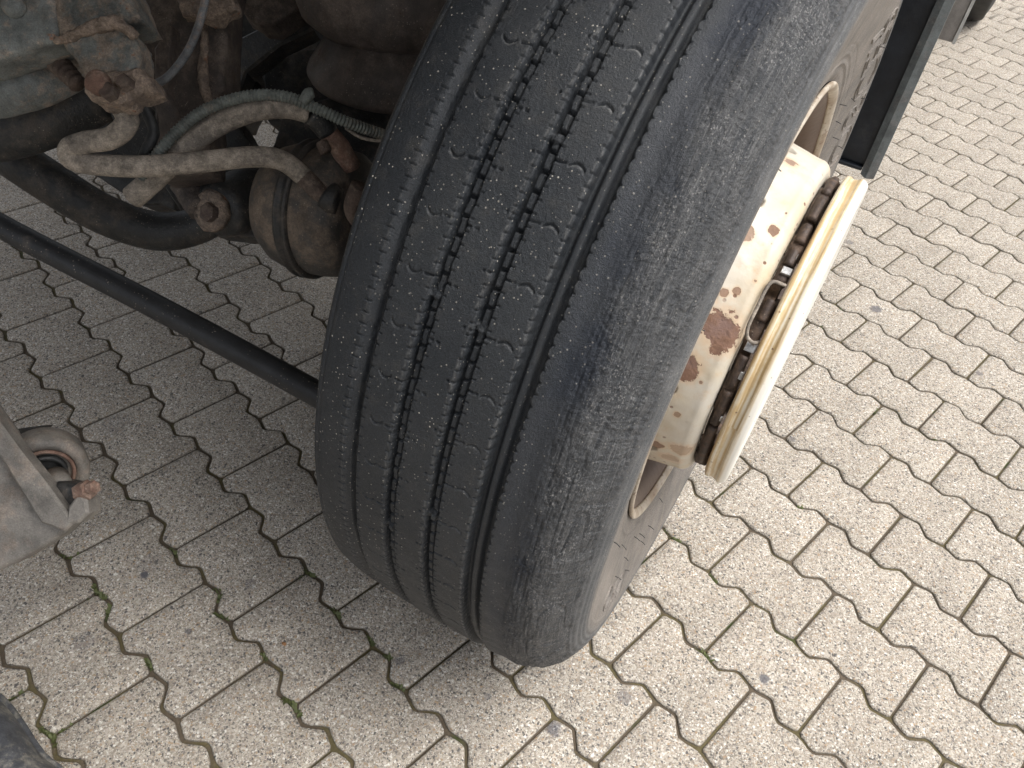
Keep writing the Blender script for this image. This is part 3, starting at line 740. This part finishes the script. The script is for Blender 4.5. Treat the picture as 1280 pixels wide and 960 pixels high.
# moulded lettering, raised outlines that follow the sidewall
def lettering(txt, deg0, r_mid, size, adv, offs=.00035, flip=False):
    c = bpy.data.curves.new('t', 'FONT'); c.body = 'X'; c.size = 1.0; c.resolution_u = 3
    o = bpy.data.objects.new('t', c); COL.objects.link(o)
    V = []; F = []; ang = deg0
    for ch in txt:
        c.body = ch; bpy.context.view_layer.update(); me = bpy.data.meshes.new_from_object(o.evaluated_get(bpy.context.evaluated_depsgraph_get()))
        ed = {}
        for p in me.polygons:
            for k in p.edge_keys: ed[k] = ed.get(k, 0)+1
        xs = [v.co.x for v in me.vertices]
        nb = {}
        for (i, j), cnt in ed.items():
            if cnt == 1: nb.setdefault(i, []).append(j); nb.setdefault(j, []).append(i)
        seen = set()
        for st in nb:
            if st in seen: continue
            loop = [st]; seen.add(st); cur = st
            while True:
                nx = [k for k in nb[cur] if k not in seen]
                if not nx: break
                cur = nx[0]; seen.add(cur); loop.append(cur)
            pts = []
            for k in range(len(loop)):
                qa = me.vertices[loop[k]].co; qb = me.vertices[loop[(k+1) % len(loop)]].co
                m_ = max(1, int((qb-qa).length*size/.004))
                for h_ in range(m_):
                    q = qa.lerp(qb, h_/m_); pts.append(side_pt(r_mid + (q.y-.35)*size, ang - math.degrees(((q.x-min(xs))*size*1.15)/r_mid)))
            if len(pts) < 4: continue
            nP = len(pts); b = len(V)
            for k in range(nP):
                d = (pts[(k+1) % nP]-pts[k-1]).normalized(); sv = d.cross(Vector((1, 0, 0))).normalized()
                for o1, o2 in ((-.0016, -.001), (-.0008, .0016), (.0008, .0016), (.0016, -.001)): V.append(pts[k] + sv*o1 + Vector((o2, 0, 0)))
            for k in range(nP):
                k2 = (k+1) % nP
                for h_ in range(3): F.append((b+k*4+h_, b+k2*4+h_, b+k2*4+h_+1, b+k*4+h_+1))
        ang -= math.degrees((max(xs)-min(xs)+.14)*size*1.15/r_mid)
        bpy.data.meshes.remove(me)
    bpy.data.objects.remove(o); bpy.data.curves.remove(c)
    return mesh_np('sidewall_lettering', V, F, MAT['tyre'], wheel, smooth=False)
lettering('OSCER', 172, .420, .088, 0)
lettering('ORISI', -40, .418, .050, 0)
# thin vent hairs left by the mould
hr = random.Random(9)
for deg, r in ((-8, .40), (165, .40), (158, .36), (150, .345), (142, .338), (148, .38), (155, .43), (172, .35), (178, .38), (-60, .352), (-52, .37), (-45, .39), (-66, .36), (-70, .385), (-75, .375), (-58, .40), (-82, .35), (-40, .345), (30, .345), (60, .335), (140, .43)):
    p = side_pt(r, deg, -.0005); q = p + Vector((.0085+hr.uniform(-.002, .003), hr.uniform(-.003, .003), hr.uniform(-.003, .003)))
    MBh = MB().tube([p, p.lerp(q, .5)+Vector((0, .0008, 0)), q], .00055, 5, 2); o = MBh.build('vent_hair', MAT['plain_tyre'], wheel)

# --- wheel nuts, retainer clip and trim ring
HUBX = .1918
for k in range(10):
    a = math.radians(36*k+4); c = Vector((HUBX, -.1675*math.cos(a), .1675*math.sin(a)))
    mb = MB().lathe([(-.002, .0215), (.003, .0215), (.004, .0185), (.020, .0185), (.022, .0165)], c, (1, 0, 0), 6, ref=(0, math.cos(a+.3), math.sin(a+.3)), hexa=True)
    nut = mb.build('wheel_nut', MAT['nut'], wheel)
    MB().lathe([(0, .0262), (.0035, .0262), (.0035, .018)], c + Vector((-.001, 0, 0)), (1, 0, 0), 20).build('nut_washer', MAT['nut'] if k % 2 else MAT['darkrust'], wheel)
revolve([(.1925, .2000), (.1935, .2035), (.2060, .2030), (.2085, .2000), (.2085, .19), (.1925, .19)], ph2, lambda S, P, R_: .0016*(vnoise(P*40, S*400, 3)-.5) - .004*(vnoise(P*9, S*0, 5) > .62), 'nut_guard', MAT['nut'], wheel)
def drum_ang(px_, py_):
    h = hit_disc(px_, py_); return math.degrees(math.atan2(h[2], -h[1]))
for px_, py_, wd, sp_ in ((924, 428, .0055, .012), (910, 462, .0050, .012), (972, 335, .0045, .011), (890, 517, .0040, .010), (980, 316, .0035, .009)):
    a = math.radians(drum_ang(px_, py_)); rad = Vector((0, -math.cos(a), math.sin(a))); tan = Vector((0, math.sin(a), math.cos(a)))
    c = rad*.2075 + Vector((.1975, 0, 0))
    MB().slab([c - tan*wd, c + tan*wd, c + tan*wd + Vector((sp_, 0, 0)), c - tan*wd + Vector((sp_, 0, 0))], rad*-.006, .001).build('nut_glint', MAT['steel'], wheel)  # steel slabs standing in for glints on the nut flats
for (xa, ya), (xb, yb) in (((920, 440), (903, 478)), ((901, 484), (884, 525)), ((882, 530), (866, 572)), ((990, 300), (1002, 280)), ((1006, 272), (1022, 246)), ((1026, 240), (1036, 222)), ((957, 372), (944, 398)), ((986, 308), (976, 328))):
    d0, d1 = drum_ang(xa, ya), drum_ang(xb, yb)
    pts = [Vector((.2015, -.2035*math.cos(math.radians(d)), .2035*math.sin(math.radians(d)))) for d in np.linspace(d0, d1, 4)]
    MB().tube(pts, .0062, 6, 3).build('guard_segment', MAT['nut'], wheel)
a0 = drum_ang(938, 414); a1_ = drum_ang(962, 358)
wl = [(.2090, .205, a0-2.2), (.2035, .2130, a0-2.6), (.1960, .2175, a0-1.5), (.1925, .2195, a0+1.5), (.1925, .2195, (a0+a1_)/2), (.1925, .2195, a1_-2), (.1960, .2175, a1_+.8), (.2090, .2110, a1_+1.5)]
MB().tube([Vector((x, -r*math.cos(math.radians(d)), r*math.sin(math.radians(d)))) for x, r, d in wl], .0021, 8, 6).build('wire_clip', MAT['hose'], wheel)
ring = [(.2110, .196), (.2105, .222), (.2110, .2290), (.2130, .2320), (.2165, .2325), (.2195, .2310), (.2215, .2305), (.2265, .2318), (.2290, .2340), (.2320, .2345), (.2350, .2330), (.2385, .2300), (.2405, .2240), (.2400, .2120), (.2375, .200), (.232, .194), (.218, .193), (.2110, .196)]
ring = [(x_, r_*.918) for x_, r_ in ring]
revolve(catmull(ring, 5), np.linspace(0, 2*math.pi, 260, endpoint=False), None, 'trim_ring', MAT['ring'], wheel, flip=False)['label'] = 'yellowed cream trim ring over the wheel nuts'
MB().lathe([(-.12, .15), (.0, .15), (.030, .095), (.060, .090), (.066, .080)], Vector((.15, 0, 0)), (1, 0, 0), 40).build('hub', MAT['darkrust'], wheel)
MB().lathe([(-.22, .205), (-.10, .21), (-.02, .21)], Vector((0, 0, 0)), (1, 0, 0), 60).build('brake_drum', MAT['darkrust'], wheel)

# --- running gear in front of and beside the wheel
def px(*a): return [at(*p) for p in a]
tr = part(MB().tube(px((-80, 232, 1.16), (0, 282, 1.14), (200, 386, 1.10), (372, 479, 1.055), (430, 512, 1.03)), [.0172]*5, 22), 'tie_rod', 'black_clean')
sb = part(MB().tube(px((-90, 130, 1.25), (0, 186, 1.25), (60, 226, 1.26), (130, 268, 1.28), (195, 289, 1.30), (245, 283, 1.31), (285, 262, 1.30)), [.033, .033, .033, .032, .031, .029, .026], 26), 'stabilizer_bar', 'black')

ha = part(MB().tube(px((128, 104, .93), (148, 128, .93), (159, 152, .93), (140, 172, .94), (108, 178, .945), (88, 186, .95), (92, 200, .955), (125, 206, .96), (180, 208, .965), (255, 202, .98), (320, 196, 1.0), (355, 202, 1.02), (385, 226, 1.04)), .0128, 20), 'air_hose', 'hose')
hb = part(MB().tube(px((166, 247, 1.02), (190, 226, 1.01), (225, 192, 1.0), (262, 162, .995), (310, 140, .99), (355, 134, .99), (385, 140, 1.0)), [.0145, .0145, .0140, .0135, .0135, .0135, .0135], 20), 'air_hose', 'hose')
part(MB().tube(px((174, 222, .985), (196, 194, .98), (222, 164, .975), (258, 137, .97), (305, 121, .97), (352, 120, .975), (392, 134, .985), (432, 152, 1.0), (478, 168, 1.03), (530, 184, 1.06)), .0066, 14, corr=.0009, pitch=.0044), 'cable_conduit', 'conduit')
part(MB().tube(px((378, 128, .97), (386, 118, .968), (392, 116, .968)), [.006, .008, .0055], 10, 3), 'cable_clip', 'conduit')
part(MB().tube(px((388, 142, 1.0), (400, 152, 1.01), (410, 166, 1.02)), [.0150, .0150, .0135], 16, 4), 'hose_sleeve', 'black')
ft = part(MB().tube(px((410, 166, 1.02), (424, 184, 1.03), (440, 210, 1.05)), [.0125, .0135, .0125], 8, 3), 'pipe_fitting', 'rust', None, (.0012, 90, 1))
part(MB().tube(px((402, 178, 1.0), (408, 190, 1.0)), .008, 6, 2), 'fitting_plug', 'darkrust', ft)
part(MB().tube(px((450, 232, 1.0), (440, 262, 1.02), (460, 290, 1.05)), [.012, .010, .012], 12), 'brake_pipe', 'darkrust')
part(MB().tube(px((432, 160, 1.02), (452, 172, 1.02), (480, 176, 1.0), (510, 170, 1.0)), .0022, 6), 'brake_wire', 'hose')

XA = Vector((1, 0, 0))
bc_o = at(392, 262, 1.12)
bc = part(MB().lathe([(-.070, .02), (-.068, .045), (-.058, .066), (-.040, .080), (-.020, .0865), (0, .088), (.030, .088), (.06, .084), (.075, .07)], bc_o, Vector((.90, .18, .12)), 48), 'brake_chamber', 'canister')
part(MB().lathe([(-.006, .0885), (-.005, .0945), (-.001, .0950), (.001, .0920), (.006, .0920), (.008, .0950), (.012, .0945), (.013, .0885)], bc_o, Vector((.90, .18, .12)), 48), 'clamp_band', 'black', bc)
part(MB().tube(px((372, 214, 1.04), (392, 234, 1.035), (405, 246, 1.03), (418, 250, 1.03)), [.013, .0145, .012, .012], 14), 'hose_socket', 'darkrust', bc, (.0008, 120, 2))
part(MB().tube(px((409, 244, 1.03), (416, 249, 1.03), (424, 252, 1.03)), [.019, .019, .017], 18, 2), 'hose_clamp', 'black', bc)
# air spring above the axle
zc = Vector((0, 0, 1)); a1 = at(496, -12, 1.24)
asp = part(MB().lathe([(-.055, .04), (-.056, .09), (-.052, .125), (-.035, .146), (-.010, .154), (.02, .152), (.045, .14), (.10, .12), (.16, .12)], a1, zc, 64), 'air_spring', 'bellows')
a2 = at(494, 82, 1.28)
part(MB().lathe([(-.02, .06), (-.023, .122), (-.019, .133), (-.012, .1365), (-.004, .134), (.020, .118), (.06, .095)], a2, zc, 64), 'spring_piston', 'bellows', asp)

# spring hanger casting with bolts, upper left
def plate(pts, D, ext, bev=.003): return MB().slab([at(x, y, (p[2] if len(p) > 2 else D)) for p in pts for x, y in [p[:2]]], ext, bev)
deep = -BACK
hg = part(plate([(-50, -50), (62, -50), (66, 6), (71, 50), (40, 60), (-50, 88)], .88, deep*.05 + Vector((0, .02, 0)), .004), 'spring_hanger', 'greygreen', None, (.0015, 40, 3, 3))
part(MB().lathe([(0, .012), (.003, .0125), (.008, .0115), (.012, .008), (.0135, .003)], at(20, 10, .88), BACK, 20), 'rivet', 'greygreen', hg)
ear = part(plate([(52, -40), (150, -40), (168, 6), (176, 22), (160, 27), (148, 28), (118, 30), (98, 40), (74, 50), (66, 20), (58, -10)], .885, deep*.06, .004), 'hanger_plate', 'muddy', hg, (.0018, 60, 4, 4))
hb2 = part(plate([(72, 50), (92, 41), (114, 34), (138, 30), (158, 35), (170, 48), (173, 72), (172, 84), (160, 92), (140, 96), (120, 98), (104, 96), (98, 82), (88, 66)], .862, deep*.045, .005), 'hanger_bracket', 'muddy', hg, (.0018, 70, 5, 4))
part(plate([(104, 92), (130, 88), (160, 84), (172, 82), (188, 98), (191, 110), (178, 114), (160, 118), (150, 128), (136, 127), (112, 124), (102, 114)], .858, deep*.045, .005), 'bracket_foot', 'mud', hg, (.0028, 80, 6, 4))
part(MB().tube(px((70, 52, .86), (96, 42, .857), (120, 33, .857), (146, 29, .857), (170, 45, .858)), [.004, .006, .0075, .007, .004], 10, 6), 'mud_ridge', 'mud', hg, (.0030, 130, 3, 2))
for (bx, by, r, kind) in ((126, 106, .0125, 'rust'), (160, 106, .0085, 'darkrust'), (140, 118, .0095, 'darkrust')):
    part(MB().lathe([(0, r), (.010, r*.98), (.0125, r*.75)], at(bx, by, .858), BACK + UP*.1 - RIGHT*.1, 6 if r < .01 else 16, hexa=r < .01), 'bolt_head', kind, hg, (.0008, 120, 2))
part(MB().tube(px((44, 60, .95), (58, 68, .945), (75, 82, .94), (98, 106, .93)), [.010, .0125, .0120, .009], 14, 6, corr=.0014, pitch=.010), 'rubber_boot', 'darkrust')
part(MB().tube(px((-90, 118, 1.0), (-20, 118, 1.0), (40, 106, 1.0), (90, 84, 1.02), (140, 50, 1.05)), [.030, .030, .029, .027, .025], 24), 'torsion_tube', 'greygreen', None, (.0008, 30, 2))
part(MB().tube(px((-60, 92, .97), (0, 84, .97), (48, 74, .975), (90, 60, .99)), [.008, .008, .008, .008], 8), 'torsion_tube_seam', 'darkrust')
part(MB().tube(px((-90, 175, 1.12), (0, 165, 1.12), (60, 146, 1.12), (120, 118, 1.14)), [.040]*4, 18), 'cross_tube', 'black')
# frame upright behind the hoses
fr = part(plate([(150, -60), (292, -60), (284, 0), (280, 110), (262, 130), (262, 215), (196, 222), (192, 120), (172, 40)], 1.12, deep*.07, .005), 'frame_upright', 'brown', None, (.0018, 25, 7, 4))
part(MB().tube(px((252, -30, 1.10), (256, 40, 1.105), (254, 100, 1.11), (268, 150, 1.115)), [.006, .005, .007, .005], 8), 'weld_bead', 'mud', fr, (.0022, 140, 3))
part(plate([(214, -20), (282, -20), (296, 10), (262, 24), (226, 16)], 1.06, deep*.03), 'frame_gusset', 'mud', fr, (.004, 60, 9, 3))
part(plate([(192, 60), (214, 30), (206, 150), (196, 170)], 1.07, deep*.03), 'frame_rib', 'brown', fr)
part(MB().tube(px((262, -30, .98), (252, 20, .98), (236, 62, .985), (212, 94, .99), (188, 108, .99), (170, 112, .98)), .0048, 10), 'sensor_cable', 'cable')
part(MB().tube(px((160, 116, .97), (176, 128, .97), (186, 146, .975), (192, 166, .98), (182, 190, .985), (172, 214, 1.0)), [.007, .0075, .007, .007, .007, .007], 12), 'loom', 'black', None, (.0008, 150, 2))
part(MB().tube(px((186, 112, 1.05), (206, 130, 1.05), (212, 160, 1.06), (204, 200, 1.08)), .013, 12), 'coolant_hose', 'brown')
# cross members and axle deeper in
part(MB().slab([at(262, 66, 1.34), at(372, 10, 1.30), at(392, 36, 1.30), at(350, 56, 1.31), at(308, 90, 1.33), at(300, 112, 1.34), at(270, 130, 1.35)], deep*.05, .004), 'cross_member', 'black', None, (.001, 20, 2, 2))
part(plate([(300, -60), (380, -60), (372, 10), (340, 30), (322, 28), (302, 14)], 1.24, deep*.06), 'valve_block', 'brown', None, (.003, 30, 3, 3))
part(plate([(330, 86), (352, 70), (372, 60), (405, 60), (420, 150), (352, 148), (338, 136), (330, 112)], 1.42, deep*.08), 'axle_bracket', 'black', None, (.003, 25, 4, 3))
part(plate([(352, 140), (420, 120), (520, 120), (520, 260), (400, 240), (346, 210), (338, 190), (350, 160)], 1.40, deep*.08), 'axle_seat', 'black', None, (.003, 25, 5, 3))
part(plate([(196, 214), (262, 150), (296, 150), (306, 168), (322, 186), (345, 198), (350, 260), (300, 296), (262, 290), (226, 266), (210, 240)], 1.36, deep*.08), 'axle_block', 'black', None, (.003, 25, 6, 3))
part(plate([(262, 60), (306, 92), (310, 114), (300, 150), (262, 168)], 1.40, deep*.08), 'frame_web', 'black', None, (.002, 25, 6, 2))
part(plate([(330, 268), (350, 250), (430, 250), (470, 330), (470, 352), (418, 338), (372, 316), (338, 300), (300, 296), (288, 288)], 1.24, deep*.06), 'axle_arm', 'black', None, (.002, 20, 7, 3))
part(plate([(180, -60), (600, -60), (600, 150), (335, 150), (333, 118), (324, 88), (314, 92), (318, 112), (300, 150), (198, 150), (196, 60)], 1.55, deep*.10), 'gearbox_housing', 'black', None, (.004, 14, 8, 3))
part(plate([(-80, 80), (168, 80), (176, 122), (196, 142), (232, 200), (218, 262), (200, 255), (176, 256), (158, 243), (125, 222), (90, 204), (60, 170), (-80, 90)], 1.50, deep*.08), 'sump_guard', 'black', None, (.002, 14, 9, 3))
part(MB().box((-.46, -.06, .42), (-.22, .06, .54), .01), 'axle_stub', 'black')
# bush and clevis where the stabilizer bar ends
bu = part(MB().lathe([(-.012, .035), (0, .043), (.03, .045), (.07, .045), (.09, .04)], at(276, 262, 1.20), Vector(at(330, 236, 1.30) - at(276, 262, 1.20)), 30), 'bar_bush', 'black', None, (.0012, 50, 8))
part(MB().lathe([(0, .030), (.012, .031), (.018, .026), (.020, .020)], at(270, 264, 1.19), BACK - RIGHT*.5 - UP*.1, 18), 'bush_cap', 'mud', bu, (.0025, 90, 3))
part(MB().lathe([(0, .014), (.012, .014), (.014, .010)], at(266, 266, 1.17), BACK - RIGHT*.5 - UP*.1, 6, hexa=True), 'bush_bolt', 'darkrust', bu)
part(MB().tube(px((226, 226, 1.2), (240, 244, 1.2), (252, 262, 1.19)), [.018, .022, .02], 12), 'bush_strap', 'brown', bu, (.002, 70, 3))

# grey shackle with rubber bush, lower left
sh = part(plate([(-60, 452), (0, 533), (22, 567), (55, 610), (88, 657), (78, 668), (60, 680), (40, 692), (0, 712), (-60, 736)], .84, deep*.03, .004), 'shackle', 'greybracket', None, (.0008, 40, 1, 4))
part(plate([(-60, 452), (0, 530), (24, 563), (58, 606), (92, 653), (80, 665), (50, 654), (0, 573), (-60, 496)], .826, deep*.022, .003), 'shackle_rib', 'greybracket', sh, (.0004, 40, 2, 2))
AXB = (RIGHT*.50 - UP*.42 + BACK*.80).normalized(); bo = at(58, 592, .87)
part(MB().lathe([(-.035, .036), (-.030, .0405), (-.006, .0425), (.001, .041), (.004, .036), (.002, .030), (-.004, .0285), (-.004, .010)], bo, AXB, 48), 'bush_eye', 'greybracket', sh)
part(MB().lathe([(-.010, .0285), (.001, .0285), (.003, .0265), (.001, .0245), (-.010, .0240)], bo, AXB, 48), 'bush_sleeve', 'rust', sh)
part(MB().lathe([(-.010, .0215), (.000, .0210), (.003, .0175), (-.002, .017), (-.002, .012)], bo, AXB, 40), 'bush_rubber', 'black', sh)
part(MB().lathe([(-.01, .013), (.016, .0125), (.018, .010)], at(72, 602, .865), AXB + RIGHT*.25, 24), 'bush_pin', 'greybracket', sh)
part(MB().slab(px((70, 602, .84), (96, 606, .84), (108, 634, .84), (104, 650, .84), (84, 640, .84), (60, 616, .84)), deep*.03, .004), 'pin_block', 'black', sh, (.0008, 60, 3, 3))
part(MB().slab(px((84, 634, .825), (98, 616, .825), (108, 626, .825), (110, 642, .825), (98, 654, .825), (82, 656, .825)), deep*.03, .003), 'pin_keeper', 'greybracket', sh)
part(MB().lathe([(0, .0105), (.013, .0105), (.014, .0075), (.022, .0070), (.023, .005)], at(100, 616, .835), RIGHT*.95 + UP*.35 + BACK*.35, 6, hexa=True), 'pin_nut', 'rust', sh)
part(MB().slab(px((-20, 560, .90), (20, 536, .91), (50, 532, .92), (30, 556, .92), (0, 575, .91)), deep*.03, .003), 'shackle_back', 'black', sh)

# mudguard behind the wheel, second mudguard and rear wheel
YF = .95
mg = part(MB().slab([(-.32, YF, .375), (.203, YF, .375), (.203, YF, 1.30), (-.32, YF, 1.30)], (0, .012, 0), .003), 'mudguard', 'flap')
part(MB().slab([(.200, YF-.012, .358), (.214, YF-.014, .352), (.231, YF-.004, .352), (.231, YF+.020, .352), (.200, YF+.020, .358)], (0, 0, 1.0), .003), 'mudguard_edge', 'flap_edge', mg)
part(MB().box((-.32, YF-.012, .366), (.199, YF+.016, .3745), .002), 'mudguard_hem', 'flap', mg)
YG = 2.0
m2 = part(MB().slab([(-.3, YG, .385), (.257, YG, .385), (.257, YG, 1.3), (-.3, YG, 1.3)], (0, .02, 0), .003), 'side_panel', 'panel')
part(MB().box((.2575, YG-.006, .383), (.2665, YG+.024, 1.3), .002), 'panel_edge', 'panel_edge', m2)
rw_prof = catmull(np.array([(-.2504, .58), (-.2867, .77), (-.2561, .9256), (-.2246, .985), (0, 1.0), (.2246, .985), (.262, .925), (.2867, .77), (.262, .60), (.22, .57), (.10, .55), (.05, .40), (.05, .1)])*R0, 6)
rw = revolve(rw_prof, np.linspace(0, 2*math.pi, 160, endpoint=False), None, 'rear_wheel', MAT['plain_tyre'], None)
rw.matrix_world = Matrix.Translation((.20, 3.98, .535)); rw.parent = truck; rw.matrix_parent_inverse = TI

# chassis rail and body floor added over the running gear for their shade (out of the top of the picture)
part(MB().box((-.80, -1.0, .86), (-.72, 6.0, 1.12), .006), 'unseen_chassis_rail', 'body')
part(MB().box((-2.05, -1.4, 1.36), (.13, 6.0, 1.44), .01), 'unseen_body_floor', 'body')

# ---------------------------------------------------------------- shoe tip at the lower left corner
def gp(px_, py_, z):
    d = at(px_, py_, 1) - CAM; s_ = (z - CAM.z)/d.z; return CAM + d*s_
shoe = bpy.data.objects.new('shoe', None); COL.objects.link(shoe); shoe.location = gp(-10, 960, 0)
shoe['label'] = 'toe of a dusty dark grey shoe in the lower left corner of the picture'; shoe['category'] = 'shoe'
bpy.context.view_layer.update(); SI = shoe.matrix_world.inverted()
def shoe_ring(k, z):
    base_ = [(-70, 850), (-22, 853), (4, 866), (22, 888), (38, 912), (52, 935), (66, 950), (88, 962), (96, 985), (70, 1040), (-20, 1080), (-90, 1040)]
    cx, cy = 0, 960
    return [gp(cx+(x-cx)*k, cy+(y-cy)*k, z) for x, y in base_]
def shoe_part(levels, name, mat):
    V = []; n = 12
    for k, z in levels: V += shoe_ring(k, z)
    F = []
    for l in range(len(levels)-1):
        for i in range(n): F.append((l*n+i, l*n+(i+1) % n, (l+1)*n+(i+1) % n, (l+1)*n+i))
    F.append(tuple(range((len(levels)-1)*n, len(levels)*n))); F.append(tuple(range(n))[::-1])
    m_ = MB().add(V, F); o = m_.build(name, MAT[mat]); o.parent = shoe; o.matrix_parent_inverse = SI
    md = o.modifiers.new('s', 'SUBSURF'); md.levels = md.render_levels = 2; return o
shoe_part([(.97, .001), (1.0, .004), (1.0, .014), (.97, .017)], 'sole', 'shoe')
shoe_part([(.90, .016), (.88, .024), (.80, .040), (.62, .058), (.35, .070)], 'upper', 'shoe')
